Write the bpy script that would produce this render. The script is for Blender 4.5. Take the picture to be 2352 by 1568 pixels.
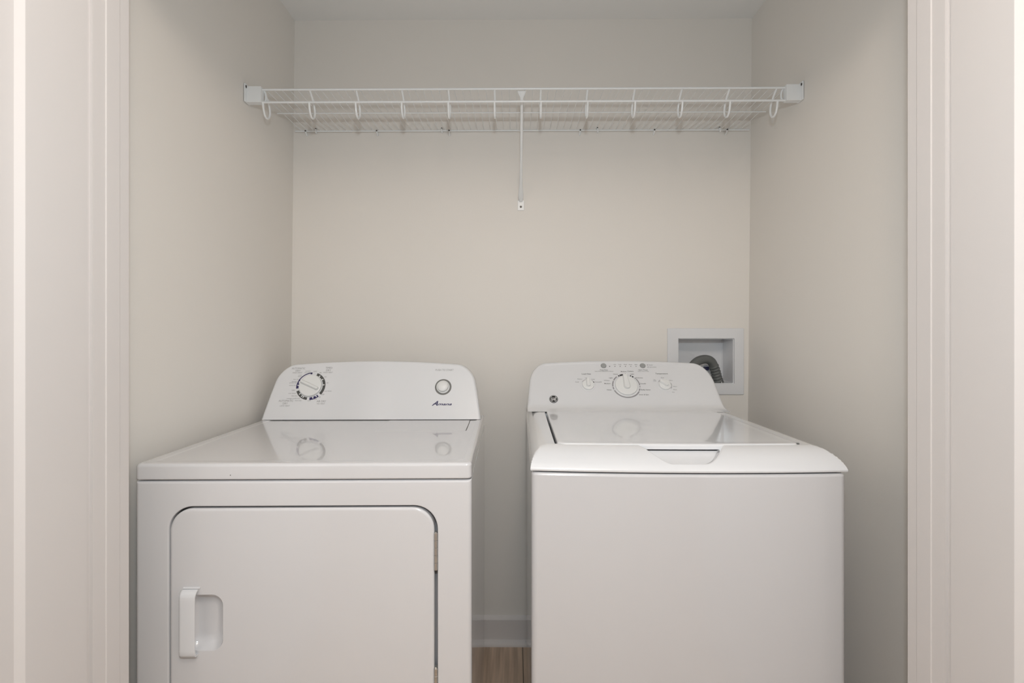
import bpy, bmesh, math
from mathutils import Vector, Matrix
from math import pi, sin, cos, radians, sqrt, tan

for o in list(bpy.data.objects):
    bpy.data.objects.remove(o, do_unlink=True)
scene = bpy.context.scene
COL = scene.collection

# ------------------------------------------------------------------ camera
F = 1139.0; W, H = 2352, 1568; HORIZ = 772.0
CAM_Z = 1.191; YAW = radians(0.45)
cam_d = bpy.data.cameras.new('camera'); cam = bpy.data.objects.new('camera', cam_d)
COL.objects.link(cam); scene.camera = cam
cam_d.sensor_width = 36.0; cam_d.lens = 36.0*F/W
cam_d.shift_y = (HORIZ-H/2)/W
cam_d.clip_start = 0.02
cam.location = (0, 0, CAM_Z); cam.rotation_euler = (pi/2, 0, YAW)

# ------------------------------------------------------------------ light and exposure
world = bpy.data.worlds.new('world'); scene.world = world; world.use_nodes = True
world.node_tree.nodes['Background'].inputs[0].default_value = (0.9, 0.95, 1.0, 1)
world.node_tree.nodes['Background'].inputs[1].default_value = 0.10
scene.view_settings.view_transform = 'Standard'
scene.view_settings.look = 'None'
scene.view_settings.gamma = 1.0
scene.view_settings.use_curve_mapping = False
scene.view_settings.exposure = 0.075

def area_light(name, loc, rot, size, power, color, size_y=None, shape='DISK'):
    d = bpy.data.lights.new(name, 'AREA'); d.shape = shape; d.size = size
    if size_y: d.size_y = size_y
    d.energy = power; d.color = color
    o = bpy.data.objects.new(name, d); o.location = loc; o.rotation_euler = rot
    COL.objects.link(o); return o
# the photographer's flash just above the camera, and the warm ceiling lamp of the hallway
def bulb(name, loc, radius, power, color):
    d = bpy.data.lights.new(name, 'POINT'); d.shadow_soft_size = radius; d.energy = power; d.color = color
    o = bpy.data.objects.new(name, d); o.location = loc; COL.objects.link(o); return o
bulb('flash_lamp', (0.012, -0.02, 1.50), 0.035, 24.0, (0.83, 0.935, 1.0))
bulb('hall_ceiling_lamp', (0.10, -0.12, 2.25), 0.13, 18.0, (1.0, 0.87, 0.755))
area_light('hall_fill_light', (0.0, -2.55, 1.35), (radians(90), 0, 0), 2.2, 6.0, (0.93, 0.965, 1.0), size_y=1.5, shape='RECTANGLE')  # added fill behind the camera to flatten closet light; no window there

# ------------------------------------------------------------------ pixel geometry (only to lay out print on known planes)
RGT = Vector((cos(YAW), sin(YAW), 0)); FWD = Vector((-sin(YAW), cos(YAW), 0)); UP = Vector((0, 0, 1))
CAM = Vector((0, 0, CAM_Z))
def ray(px, py): return RGT*((px-W/2)/F) + FWD + UP*((HORIZ-py)/F)
def at_t(px, py, t): return CAM + ray(px, py)*t
def at_y(px, py, y):
    r = ray(px, py); return CAM + r*(y/r.y)
def on_plane(px, py, p, n):
    r = ray(px, py); return CAM + r*((p-CAM).dot(n)/r.dot(n))

# ------------------------------------------------------------------ materials
def lin(c):
    return tuple((v/12.92 if v <= 0.04045 else ((v+0.055)/1.055)**2.4) for v in c)
def mat(name, col, rough=0.5, metal=0.0, coat=0.0, bump=0.0, bscale=200.0, var=0.0, spec=0.5, srgb=False):
    m = bpy.data.materials.new(name); m.use_nodes = True
    nt = m.node_tree; b = nt.nodes['Principled BSDF']
    if srgb: col = lin(col)
    b.inputs['Base Color'].default_value = (*col, 1)
    b.inputs['Roughness'].default_value = rough; b.inputs['Metallic'].default_value = metal
    b.inputs['Coat Weight'].default_value = coat; b.inputs['Coat Roughness'].default_value = 0.03
    b.inputs['Specular IOR Level'].default_value = spec
    tc = nt.nodes.new('ShaderNodeTexCoord')
    n = nt.nodes.new('ShaderNodeTexNoise'); n.inputs['Scale'].default_value = bscale; n.inputs['Detail'].default_value = 3
    nt.links.new(tc.outputs['Object'], n.inputs['Vector'])
    if bump > 0:
        bp = nt.nodes.new('ShaderNodeBump'); bp.inputs['Strength'].default_value = bump; bp.inputs['Distance'].default_value = 0.001
        nt.links.new(n.outputs['Fac'], bp.inputs['Height']); nt.links.new(bp.outputs['Normal'], b.inputs['Normal'])
    if var > 0:
        n2 = nt.nodes.new('ShaderNodeTexNoise'); n2.inputs['Scale'].default_value = 3.0; n2.inputs['Detail'].default_value = 4
        nt.links.new(tc.outputs['Object'], n2.inputs['Vector'])
        mx = nt.nodes.new('ShaderNodeMix'); mx.data_type = 'RGBA'
        mx.inputs[6].default_value = (*[c*(1-var) for c in col], 1); mx.inputs[7].default_value = (*[min(1, c*(1+var)) for c in col], 1)
        nt.links.new(n2.outputs['Fac'], mx.inputs[0]); nt.links.new(mx.outputs[2], b.inputs['Base Color'])
    return m
M = {}
M['wall'] = mat('wall_paint', (0.835, 0.795, 0.745), 0.55, bump=0.12, bscale=260, var=0.012, spec=0.35)
M['ceiling'] = mat('ceiling_paint', (0.88, 0.87, 0.85), 0.8, bump=0.2, bscale=220, var=0.01, spec=0.2)
M['trim'] = mat('trim_paint', (0.715, 0.675, 0.655), 0.62, spec=0.3, bump=0.03, bscale=120, var=0.01)
M['enamel'] = mat('white_enamel', (0.725, 0.715, 0.725), 0.16, coat=0.8, bump=0.0, var=0.006)
M['washer_enamel'] = mat('washer_enamel', (0.655, 0.645, 0.655), 0.18, coat=0.7, bump=0.0, var=0.006)
M['plastic'] = mat('white_plastic', (0.795, 0.795, 0.81), 0.14, coat=0.6, bump=0.0, var=0.006)
M['knob'] = mat('knob_plastic', (0.83, 0.83, 0.82), 0.32, bump=0.02, bscale=600)
M['wire'] = mat('white_vinyl_wire', (0.86, 0.87, 0.87), 0.3, bump=0.02, bscale=500)
M['dark'] = mat('dark_gap', (0.015, 0.015, 0.015), 0.7)
M['channel'] = mat('inner_steel', (0.34, 0.33, 0.335), 0.45, bump=0.02)
M['ink'] = mat('grey_ink', (0.12, 0.12, 0.12), 0.5)
M['inkgrey'] = mat('light_grey_ink', (0.30, 0.30, 0.30), 0.5)
M['black'] = mat('black_ink', (0.012, 0.012, 0.012), 0.4)
M['greyband'] = mat('charcoal_print', (0.085, 0.085, 0.08), 0.45)
M['navy'] = mat('navy_print', (0.025, 0.018, 0.10), 0.45)
M['white'] = mat('white_print', (0.8, 0.8, 0.8), 0.45)
M['greybutton'] = mat('grey_button', (0.36, 0.365, 0.36), 0.35)
M['ringgrey'] = mat('grey_ring', (0.17, 0.17, 0.16), 0.4)
M['silver'] = mat('silver_print', (0.32, 0.31, 0.32), 0.35)
M['metal'] = mat('hinge_steel', (0.55, 0.53, 0.50), 0.3, metal=0.9, bump=0.05, bscale=300)
M['hose'] = mat('grey_rubber', (0.14, 0.145, 0.14), 0.5, bump=0.05, bscale=150)
M['screw'] = mat('screw_metal', (0.12, 0.11, 0.10), 0.45, metal=0.6)
M['bluevalve'] = mat('navy_valve', (0.02, 0.02, 0.07), 0.35)
# floor planks
def floor_mat():
    m = bpy.data.materials.new('vinyl_planks'); m.use_nodes = True
    nt = m.node_tree; b = nt.nodes['Principled BSDF']; N = nt.nodes.new
    tc = N('ShaderNodeTexCoord'); mp = N('ShaderNodeMapping'); mp.inputs['Rotation'].default_value = (0, 0, pi/2)
    mp.inputs['Location'].default_value = (0.3, 0.152, 0)
    nt.links.new(tc.outputs['Object'], mp.inputs['Vector'])
    br = N('ShaderNodeTexBrick'); br.inputs['Scale'].default_value = 1.0
    br.inputs['Brick Width'].default_value = 1.2; br.inputs['Row Height'].default_value = 0.178
    br.inputs['Mortar Size'].default_value = 0.0015; br.offset = 0.4
    br.inputs['Color1'].default_value = (0.60, 0.46, 0.35, 1); br.inputs['Color2'].default_value = (0.66, 0.52, 0.40, 1)
    br.inputs['Mortar'].default_value = (0.12, 0.085, 0.06, 1)
    nt.links.new(mp.outputs['Vector'], br.inputs['Vector'])
    mp2 = N('ShaderNodeMapping'); mp2.inputs['Scale'].default_value = (60, 3, 1)
    nt.links.new(tc.outputs['Object'], mp2.inputs['Vector'])
    ns = N('ShaderNodeTexNoise'); ns.inputs['Scale'].default_value = 1.0; ns.inputs['Detail'].default_value = 6
    nt.links.new(mp2.outputs['Vector'], ns.inputs['Vector'])
    rp = N('ShaderNodeValToRGB'); rp.color_ramp.elements[0].position = 0.3; rp.color_ramp.elements[0].color = (0.66, 0.62, 0.58, 1)
    rp.color_ramp.elements[1].position = 0.7; rp.color_ramp.elements[1].color = (1.15, 1.12, 1.1, 1)
    nt.links.new(ns.outputs['Fac'], rp.inputs['Fac'])
    mx = N('ShaderNodeMix'); mx.data_type = 'RGBA'; mx.blend_type = 'MULTIPLY'; mx.inputs[0].default_value = 1
    nt.links.new(br.outputs['Color'], mx.inputs[6]); nt.links.new(rp.outputs['Color'], mx.inputs[7])
    nt.links.new(mx.outputs[2], b.inputs['Base Color']); b.inputs['Roughness'].default_value = 0.45
    return m
M['floor'] = floor_mat()

# ------------------------------------------------------------------ helpers
def finish(name, bm, m, parent=None, smooth=True, angle=35, label=None):
    bmesh.ops.remove_doubles(bm, verts=bm.verts, dist=1e-6)
    bmesh.ops.recalc_face_normals(bm, faces=bm.faces)
    me = bpy.data.meshes.new(name); bm.to_mesh(me); bm.free()
    if smooth:
        me.polygons.foreach_set('use_smooth', [True]*len(me.polygons))
        me.set_sharp_from_angle(angle=radians(angle))
    if not isinstance(m, (list, tuple)): m = [m]
    for k in m: me.materials.append(k)
    o = bpy.data.objects.new(name, me); COL.objects.link(o)
    if parent is not None: o.parent = parent
    if label: o['label'] = label
    if smooth:
        wn = o.modifiers.new('weighted_normals', 'WEIGHTED_NORMAL'); wn.keep_sharp = True
    return o
def thing(name, label, cat, loc=(0, 0, 0), rotz=0.0, group=None):
    o = bpy.data.objects.new(name, None); COL.objects.link(o)
    o.location = loc; o.rotation_euler = (0, 0, rotz); o.empty_display_size = 0.05
    o['label'] = label; o['category'] = cat
    if group: o['group'] = group
    return o
def struct(name, bm, m, label=None, cat='wall', smooth=False):
    o = finish(name, bm, m, None, smooth); o['kind'] = 'structure'
    if label: o['label'] = label; o['category'] = cat
    return o
def box(bm, x0, x1, y0, y1, z0, z1, mi=0):
    v = [bm.verts.new(p) for p in ((x0,y0,z0),(x1,y0,z0),(x1,y1,z0),(x0,y1,z0),(x0,y0,z1),(x1,y0,z1),(x1,y1,z1),(x0,y1,z1))]
    for f in ((0,3,2,1),(4,5,6,7),(0,1,5,4),(1,2,6,5),(2,3,7,6),(3,0,4,7)):
        bm.faces.new([v[i] for i in f]).material_index = mi
def bevel_all(bm, w, seg=3):
    bmesh.ops.bevel(bm, geom=list(bm.edges), offset=w, segments=seg, profile=0.5, affect='EDGES')
def loft(bm, rings, cap0=False, cap1=False, closed=True, mi=0):
    vr = [[bm.verts.new(p) for p in r] for r in rings]
    n = len(rings[0])
    for a, b in zip(vr[:-1], vr[1:]):
        for i in range(n if closed else n-1):
            j = (i+1) % n
            try: bm.faces.new((a[i], a[j], b[j], b[i])).material_index = mi
            except ValueError: pass
    if cap0: bm.faces.new(vr[0]).material_index = mi
    if cap1: bm.faces.new(list(reversed(vr[-1]))).material_index = mi
    return vr
def rrect(x0, x1, y0, y1, r, n=8, m=1):
    """closed rounded rectangle, counter-clockwise from bottom-left corner; m segments on each straight side"""
    if not isinstance(r, (list, tuple)): r = (r, r, r, r)
    r = [max(k, 1e-4) for k in r]
    cs = [(x0+r[0], y0+r[0], pi, r[0]), (x1-r[1], y0+r[1], 1.5*pi, r[1]), (x1-r[2], y1-r[2], 0, r[2]), (x0+r[3], y1-r[3], 0.5*pi, r[3])]
    pts = []
    for cx, cy, a0, rr in cs:
        arc = [(cx+rr*cos(a0+k/n*pi/2), cy+rr*sin(a0+k/n*pi/2)) for k in range(n+1)]
        if pts and m > 1:
            p, q = pts[-1], arc[0]
            for k in range(1, m): pts.append((p[0]+(q[0]-p[0])*k/m, p[1]+(q[1]-p[1])*k/m))
        pts += arc
    if m > 1:
        p, q = pts[-1], pts[0]
        for k in range(1, m): pts.append((p[0]+(q[0]-p[0])*k/m, p[1]+(q[1]-p[1])*k/m))
    return pts
def circ(r, n=48): return [(r*cos(2*pi*k/n), r*sin(2*pi*k/n)) for k in range(n)]
def lathe(bm, prof, n=48, mtx=None, mi=0, cap0=True, cap1=True):
    """prof: list of (radius, height) about local z"""
    rings = []
    for r, h in prof:
        ring = [Vector((x, y, h)) for x, y in circ(max(r, 1e-5), n)]
        if mtx is not None: ring = [mtx @ p for p in ring]
        rings.append(ring)
    loft(bm, rings, cap0, cap1, mi=mi)
def tube(bm, pts, r, n=8, mi=0, caps=True):
    pts = [Vector(p) for p in pts]; rings = []
    rr = r if isinstance(r, (list, tuple)) else [r]*len(pts)
    prev = None
    for i, p in enumerate(pts):
        d = (pts[min(i+1, len(pts)-1)] - pts[max(i-1, 0)]).normalized()
        if prev is None:
            a = Vector((0, 0, 1)) if abs(d.z) < 0.9 else Vector((1, 0, 0))
            u = d.cross(a).normalized()
        else: u = (prev - d*prev.dot(d)).normalized()
        prev = u; v = d.cross(u)
        rings.append([p + (u*cos(2*pi*k/n) + v*sin(2*pi*k/n))*rr[i] for k in range(n)])
    loft(bm, rings, caps, caps, mi=mi)
def spline(pts, sub=8):
    pts = [Vector(p) for p in pts]; P = [pts[0]*2-pts[1]] + pts + [pts[-1]*2-pts[-2]]; out = []
    for i in range(1, len(P)-2):
        for k in range(sub):
            t = k/sub; a, b, c, d = P[i-1], P[i], P[i+1], P[i+2]
            out.append(0.5*((2*b) + (c-a)*t + (2*a-5*b+4*c-d)*t*t + (3*b-a-3*c+d)*t**3))
    out.append(pts[-1]); return out
_txt = {}
def text_bm(bm, s, mtx, size, bold=0.0, shear=0.0, align='CENTER', mi=0, width=None, thick=0.00012):
    c = bpy.data.curves.new('t', 'FONT'); c.body = s; c.size = 1.0; c.align_x = align; c.align_y = 'CENTER'
    c.offset = bold; c.shear = shear; c.resolution_u = 2
    o = bpy.data.objects.new('t', c); COL.objects.link(o)
    dg = bpy.context.evaluated_depsgraph_get(); dg.update()
    me = bpy.data.meshes.new_from_object(o.evaluated_get(dg))
    bpy.data.objects.remove(o, do_unlink=True); bpy.data.curves.remove(c)
    w = max([v.co.x for v in me.vertices])-min([v.co.x for v in me.vertices]) if len(me.vertices) else 1
    sx = (width/w) if width else size
    base = len(bm.verts)
    vs = [bm.verts.new(mtx @ Vector((v.co.x*sx, v.co.y*size, thick))) for v in me.vertices]
    for p in me.polygons:
        try: bm.faces.new([vs[i] for i in p.vertices]).material_index = mi
        except ValueError: pass
    bpy.data.meshes.remove(me)

# ================================================================== THE SETTING
CEIL = 2.423; YB = 1.930; YF0, YF1 = 0.885, 0.970; OPX = 0.7605; OPZ = 2.045; HC = 0.0
XL = lambda z: -0.8885 + 0.0245*z/CEIL     # the closet's side walls lean a little
XR = lambda z: 0.8905 + 0.0250*z/CEIL
HX = 1.9; HY = -2.6
# niche for the outlet box in the back wall
BX0, BX1, BZ0, BZ1 = 0.6275, 0.8460, 1.0050, 1.1840
bm = bmesh.new()
for x0, x1, z0, z1 in ((-1.0, BX0, 0, CEIL), (BX1, 1.03, 0, CEIL), (BX0, BX1, 0, BZ0), (BX0, BX1, BZ1, CEIL)):
    box(bm, x0, x1, YB, YB+0.13, z0, z1)
struct('wall_back', bm, M['wall'])
def lean_wall(name, fx, out):
    bm = bmesh.new(); a, b = fx(0), fx(CEIL); o = out
    v = [bm.verts.new(p) for p in ((a, YF1, 0), (a, YB, 0), (b, YB, CEIL), (b, YF1, CEIL), (a+o, YF1, 0), (a+o, YB, 0), (b+o, YB, CEIL), (b+o, YF1, CEIL))]
    for f in ((0,1,2,3), (4,7,6,5), (0,4,5,1), (3,2,6,7), (0,3,7,4), (1,5,6,2)): bm.faces.new([v[i] for i in f])
    struct(name, bm, M['wall'])
lean_wall('wall_left', XL, -0.10); lean_wall('wall_right', XR, 0.10)
bm = bmesh.new(); box(bm, -HX-0.1, HX+0.1, HY-0.1, YB+0.13, -0.08, 0.0); struct('floor', bm, M['floor'])
bm = bmesh.new(); box(bm, -HX-0.1, HX+0.1, HY-0.1, YB+0.13, CEIL, CEIL+0.08); struct('ceiling', bm, M['ceiling'])
bm = bmesh.new()
JT = 0.018
box(bm, -HX, -OPX-JT, YF0, YF1, 0, CEIL); box(bm, OPX+JT, HX, YF0, YF1, 0, CEIL)
box(bm, -OPX-JT, OPX+JT, YF0, YF1, OPZ+JT, CEIL)
struct('wall_front', bm, M['wall'])
bm = bmesh.new(); box(bm, -HX-0.1, -HX, HY, YF1, 0, CEIL); struct('wall_hall_left', bm, M['wall'])
bm = bmesh.new(); box(bm, HX, HX+0.1, HY, YF1, 0, CEIL); struct('wall_hall_right', bm, M['wall'])
bm = bmesh.new(); box(bm, -HX-0.1, HX+0.1, HY-0.1, HY, 0, CEIL); struct('wall_hall_back', bm, M['wall'])

# jambs with door stops
def jamb(name, s):
    bm = bmesh.new()
    xi = s*OPX; xo = s*(OPX+JT)
    # plan profile (x,y): face, then the stop bead, then face
    st = 0.0016
    prof = [(xi, YF0), (xi, 0.9125), (xi-s*(st-0.0008), 0.9125), (xi-s*st, 0.914), (xi-s*st, 0.9445), (xi-s*(st-0.0008), 0.946), (xi, 0.946), (xi, YF1-0.0015), (xi+s*0.0015, YF1), (xo, YF1), (xo, YF0)]
    loft(bm, [[Vector((x, y, z)) for x, y in prof] for z in (0.0, OPZ)], True, True)
    struct(name, bm, M['trim'])
jamb('trim_1', -1); jamb('trim_2', 1)
bm = bmesh.new(); box(bm, -OPX-JT, OPX+JT, YF0, YF1, OPZ, OPZ+JT); box(bm, -OPX+0.0028, OPX-0.0028, 0.9125, 0.946, OPZ-0.0028, OPZ)
struct('trim_3', bm, M['trim'])
# casings on the hall side
for nm, x0, x1, z0, z1 in (('trim_4', -OPX-0.090, -OPX-0.006, 0, OPZ+0.09), ('trim_5', OPX+0.006, OPX+0.090, 0, OPZ+0.09), ('trim_6', -OPX-0.006, OPX+0.006, OPZ+0.006, OPZ+0.09)):
    bm = bmesh.new(); box(bm, x0, x1, YF0-0.008, YF0, z0, z1); struct(nm, bm, M['trim'])

# the two open doors, each one tall recessed panel
def door(name, s):
    bm = bmesh.new()
    y1, y0 = 0.8745, 0.118; z0, z1 = 0.012, 2.036; xf = s*0.7610; th = 0.035
    def ring(y0, y1, z0, z1, x, r=0.0005): return [Vector((x, a, b)) for a, b in rrect(y0, y1, z0, z1, r, 3)]
    sw = 0.1115; rw = 0.12
    R = [ring(y0+sw, y1-sw, z0+rw, z1-rw, xf+s*0.0000)]
    front = [ring(y0+sw+.0070, y1-sw-.0070, z0+rw+.0070, z1-rw-.0070, xf+s*0.0105),
             ring(y0+sw, y1-sw, z0+rw, z1-rw, xf+s*0.0003),
             ring(y0+sw-.0006, y1-sw+.0006, z0+rw-.0006, z1-rw+.0006, xf),
             ring(y0+.0008, y1-.0008, z0+.0008, z1-.0008, xf),
             ring(y0, y1, z0, z1, xf+s*0.0008),
             ring(y0, y1, z0, z1, xf+s*(th-0.002)),
             ring(y0+.002, y1-.002, z0+.002, z1-.002, xf+s*th),
             ring(y0+sw, y1-sw, z0+rw, z1-rw, xf+s*th),
             ring(y0+sw+.007, y1-sw-.007, z0+rw+.007, z1-rw-.007, xf+s*(th-0.0105))]
    loft(bm, front, True, True)
    d = struct(name, bm, M['trim'])
    for zc in (0.20, 1.02, 1.84):
        hb = bmesh.new(); lathe(hb, [(0.004, -0.045), (0.0055, -0.044), (0.0055, 0.044), (0.004, 0.045)], 16, Matrix.Translation((xf+s*(th+0.004), y1+0.001, zc)))
        finish('hinge', hb, M['metal'], d)
    return d
door('door_1', -1); door('door_2', 1)

# baseboards with shoe moulding
def baseboard(name, p0, p1, n):
    """runs from p0 to p1 on the floor, n = direction into the closet"""
    bm = bmesh.new(); n = Vector(n)
    prof = [(0, 0), (0.030, 0), (0.030, 0.004), (0.0285, 0.010), (0.024, 0.0155), (0.0165, 0.018), (0.0135, 0.0190), (0.0135, 0.0930), (0.0125, 0.0965), (0.003, 0.1060), (0, 0.107)]
    rings = [[Vector((p[0], p[1], 0)) + n*a + Vector((0, 0, b)) for a, b in prof] for p in (p0, p1)]
    loft(bm, rings, True, True); struct(name, bm, M['trim'], smooth=True)
baseboard('baseboard_back', (XL(0), YB), (XR(0), YB), (0, -1, 0))
baseboard('baseboard_left', (XL(0), YF1), (XL(0), YB-0.030), (1, 0, 0))
baseboard('baseboard_right', (XR(0), YF1), (XR(0), YB-0.030), (-1, 0, 0))

# ================================================================== CONSOLE SURFACES
def console_shell(bm, Wf, Hf, r, prof, yback, z0, inset=0.006, nu=26, nv=22, mi=0):
    """front skin following profile y=prof(h), outline with rounded upper corners, rolled rim and a back.
    Wf(h) half width, Hf(x) top height at x."""
    def outline(off):
        """returns function (u,v)->(x,h)"""
        W0 = Wf(0)-off; rr = r-off
        def f(u, v):
            xa = abs(u)*W0
            top = Hf(xa)-off
            if xa > W0-rr:
                q = xa-(W0-rr); top = Hf(xa)-off-rr+sqrt(max(rr*rr-q*q, 0))
            h = v*top
            x = (1 if u >= 0 else -1)*abs(u)*(Wf(h)-off)
            return x, h
        return f
    us = []
    W0 = Wf(0); uc = (W0-r)/W0
    for k in range(nu): us.append(uc*k/nu)
    for k in range(0, 15): us.append(uc+(1-uc)*sin(k/14*pi/2))
    us = [-u for u in reversed(us[1:])] + us
    vs = [(k/nv)**1.7 for k in range(nv+1)]
    f = outline(inset)
    grid = []
    for v in vs:
        row = []
        for u in us:
            x, h = f(u, v); row.append(bm.verts.new((x, prof(h), z0+h)))
        grid.append(row)
    for a, b in zip(grid[:-1], grid[1:]):
        for i in range(len(us)-1): bm.faces.new((a[i], a[i+1], b[i+1], b[i])).material_index = mi
    # boundary: left side up, top, right side down
    bidx = [(-1.0, v) for v in vs] + [(u, 1.0) for u in us[1:-1]] + [(1.0, v) for v in reversed(vs)]
    def loop(off, back, yabs=None):
        g = outline(off); out = []
        for u, v in bidx:
            x, h = g(u, v); xi, hi = f(u, v)
            y = prof(hi)+back if yabs is None else yabs
            out.append(Vector((x, min(y, yback), z0+h)))
        return out
    rings = [loop(inset, 0)]
    for k in range(1, 6):
        a = k/5*pi/2; rings.append(loop(inset*(1-sin(a)), inset*(1-cos(a))))
    rings.append(loop(0, 0, yback-0.004)); rings.append(loop(0.003, 0, yback))
    vr = [[bm.verts.new(p) for p in rg] for rg in rings]
    for a, b in zip(vr[:-1], vr[1:]):
        for i in range(len(a)-1):
            try: bm.faces.new((a[i], a[i+1], b[i+1], b[i])).material_index = mi
            except ValueError: pass
    bm.faces.new(vr[-1]).material_index = mi

# ================================================================== DRYER
DT = 1.090
p = at_t(698, HORIZ, DT)
dryer = thing('dryer', 'white front-loading clothes dryer with rounded square door, left of the washer', 'dryer', (p.x, p.y, 0), radians(1.3))
DM = Matrix.Translation((p.x, p.y, 0)) @ Matrix.Rotation(radians(1.3), 4, 'Z'); DI = DM.inverted()
hw = 0.3685; DD = 0.675
ZL0, ZL1 = 0.8765, 0.9120      # top panel
ZB1 = 0.8740
def dl(px, py, yloc=0.0):        # pixel -> local point on the dryer's front plane
    return DI @ on_plane(px, py, DM @ Vector((0, yloc, 0)), DM.to_3x3() @ Vector((0, -1, 0)))
dx0, dx1, dz1 = dl(387.5, 1300).x, dl(1004.5, 1300).x, dl(700, 1162.5).z
dz0 = 0.27
def xzr(x0, x1, z0, z1, r, y, n=10, m=1): return [Vector((a, y, b)) for a, b in rrect(x0, x1, z0, z1, r, n, m)]
bm = bmesh.new()
RD = 0.052
rings = [xzr(dx0, dx1, dz0, dz1, RD, 0.030), xzr(dx0, dx1, dz0, dz1, RD, 0.004), xzr(dx0-.0012, dx1+.0012, dz0-.0012, dz1+.0012, RD+.0012, 0.0012),
         xzr(dx0-.004, dx1+.004, dz0-.004, dz1+.004, RD+.004, 0.0)]
rb = 0.010
for k in range(0, 6):
    a = k/5*pi/2; q = rb*(1-sin(a)); rings.append(xzr(-hw+q, hw-q, 0.015+q, ZB1-q*0.6, 0.002, rb*(1-cos(a))))
rings.append(xzr(-hw, hw, 0.015, ZB1, 0.002, DD))
loft(bm, rings, True, True)
finish('cabinet', bm, M['enamel'], dryer)
# feet
for fx in (-0.33, 0.33):
    for fy in (0.05, 0.62):
        bm = bmesh.new(); lathe(bm, [(0.022, 0), (0.022, 0.012), (0.012, 0.016)], 24, Matrix.Translation((fx, fy, 0))); finish('foot', bm, M['dark'], dryer)
# dark slab paints the shade in the top panel gap; then hinge channel lining
bm = bmesh.new(); box(bm, -hw+0.012, hw-0.012, 0.012, DD-0.012, ZB1-0.002, ZL0+0.002); finish('gap_shade', bm, M['dark'], dryer, False)
bm = bmesh.new()
gx = 0.0035
loft(bm, [xzr(dx0+.0004, dx1-.0004, dz0+.0004, dz1-.0004, RD, 0.0250), xzr(dx0+.02, dx1-.02, dz0+.02, dz1-.02, RD-.02, 0.0255), xzr(dx0+.02, dx1-.02, dz0+.02, dz1-.02, RD-.02, 0.0285), xzr(dx0+.0004, dx1-.0004, dz0+.0004, dz1-.0004, RD, 0.0285), xzr(dx0+.0004, dx1-.0004, dz0+.0004, dz1-.0004, RD, 0.0150)])
finish('door_seal', bm, M['channel'], dryer)
# door with moulded handle cup
bm = bmesh.new()
ex0, ex1, ez0, ez1 = dx0+0.0028, dx1-0.0068, dz0+0.003, dz1-0.0038
cx0, cx1 = dl(430, 1430).x, dl(512.5, 1430).x
cz1, cz0 = dl(480, 1365).z, dl(480, 1493).z
RC = 0.024
rings = [xzr(ex0+.003, ex1-.003, ez0+.003, ez1-.003, RD-.006, 0.0245), xzr(ex0, ex1, ez0, ez1, RD-.003, 0.0240), xzr(ex0, ex1, ez0, ez1, RD-.003, 0.0035)]
for k in range(1, 7):
    a = k/6*pi/2; q = 0.0065*(1-cos(a)); rings.append(xzr(ex0+q, ex1-q, ez0+q, ez1-q, RD-.003-q, 0.0035*(1-sin(a))-0.001*sin(a)))
cup = lambda s, d: xzr(cx0+s, cx1-s, cz0+s, cz1-s, min(RC-min(s, 0.018)*0.5, (cx1-cx0-2*s)*0.46), d)
rings += [cup(-0.001, -0.001), cup(0, -0.0006), cup(0.0012, 0.002), cup(0.0035, 0.007), cup(0.007, 0.012), cup(0.012, 0.0165), cup(0.018, 0.0190), cup(0.025, 0.0200)]
loft(bm, rings, True, True)
ddoor = finish('door', bm, M['enamel'], dryer)
# grip plate over the left half of the cup
bm = bmesh.new()
gx0, gx1 = dl(416.5, 1430).x, dl(457, 1430).x
gz1, gz0 = dl(440, 1351).z, dl(440, 1506).z
prof = [(-0.0008, gz1), (-0.005, gz1-0.0010), (-0.0105, gz1-0.0035), (-0.0145, gz1-0.008), (-0.0160, gz1-0.013), (-0.0164, gz1-0.020),
        (-0.0168, gz0+0.020), (-0.0160, gz0+0.0105), (-0.0135, gz0+0.0055), (-0.0075, gz0+0.0035), (-0.0008, gz0+0.003)]
def grip_section(x, shrink, thick=True):
    return [Vector((x, -0.0008+(y+0.0008)*shrink, gz0+0.0775+(z-gz0-0.0775)*(1-(1-shrink)*0.06))) for y, z in prof]
rings = []
for k in range(0, 6):
    a = k/5*pi/2; rings.append(grip_section(gx0+0.008*(1-cos(a)), max(sin(a), 0.02)))
rings.append(grip_section(gx0+0.008+0.004, 1.0)); rings.append(grip_section(gx1-0.001, 1.0)); rings.append(grip_section(gx1, 0.97))
inner = [[Vector((v.x, min(v.y+0.003, -0.0004), gz0+0.0775+(v.z-gz0-0.0775)*0.965)) for v in rg] for rg in (rings[-1], rings[-2], rings[6], rings[4])]
loft(bm, rings+inner, False, False, closed=False)
finish('handle', bm, M['plastic'], ddoor, angle=50)
bm = bmesh.new()
loft(bm, [[Vector((gx0+0.002, -0.0012, gz0-0.001)), Vector((gx1-0.001, -0.0012, gz0-0.001)), Vector((gx1-0.001, -0.0012, gz0+0.0015)), Vector((gx0+0.002, -0.0012, gz0+0.0015))],
          [Vector((gx0+0.002, -0.004, gz0-0.001)), Vector((gx1-0.001, -0.004, gz0-0.001)), Vector((gx1-0.001, -0.004, gz0+0.0005)), Vector((gx0+0.002, -0.004, gz0+0.0005))]], True, True)
finish('handle_rim', bm, M['plastic'], ddoor)
bm = bmesh.new()
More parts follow.
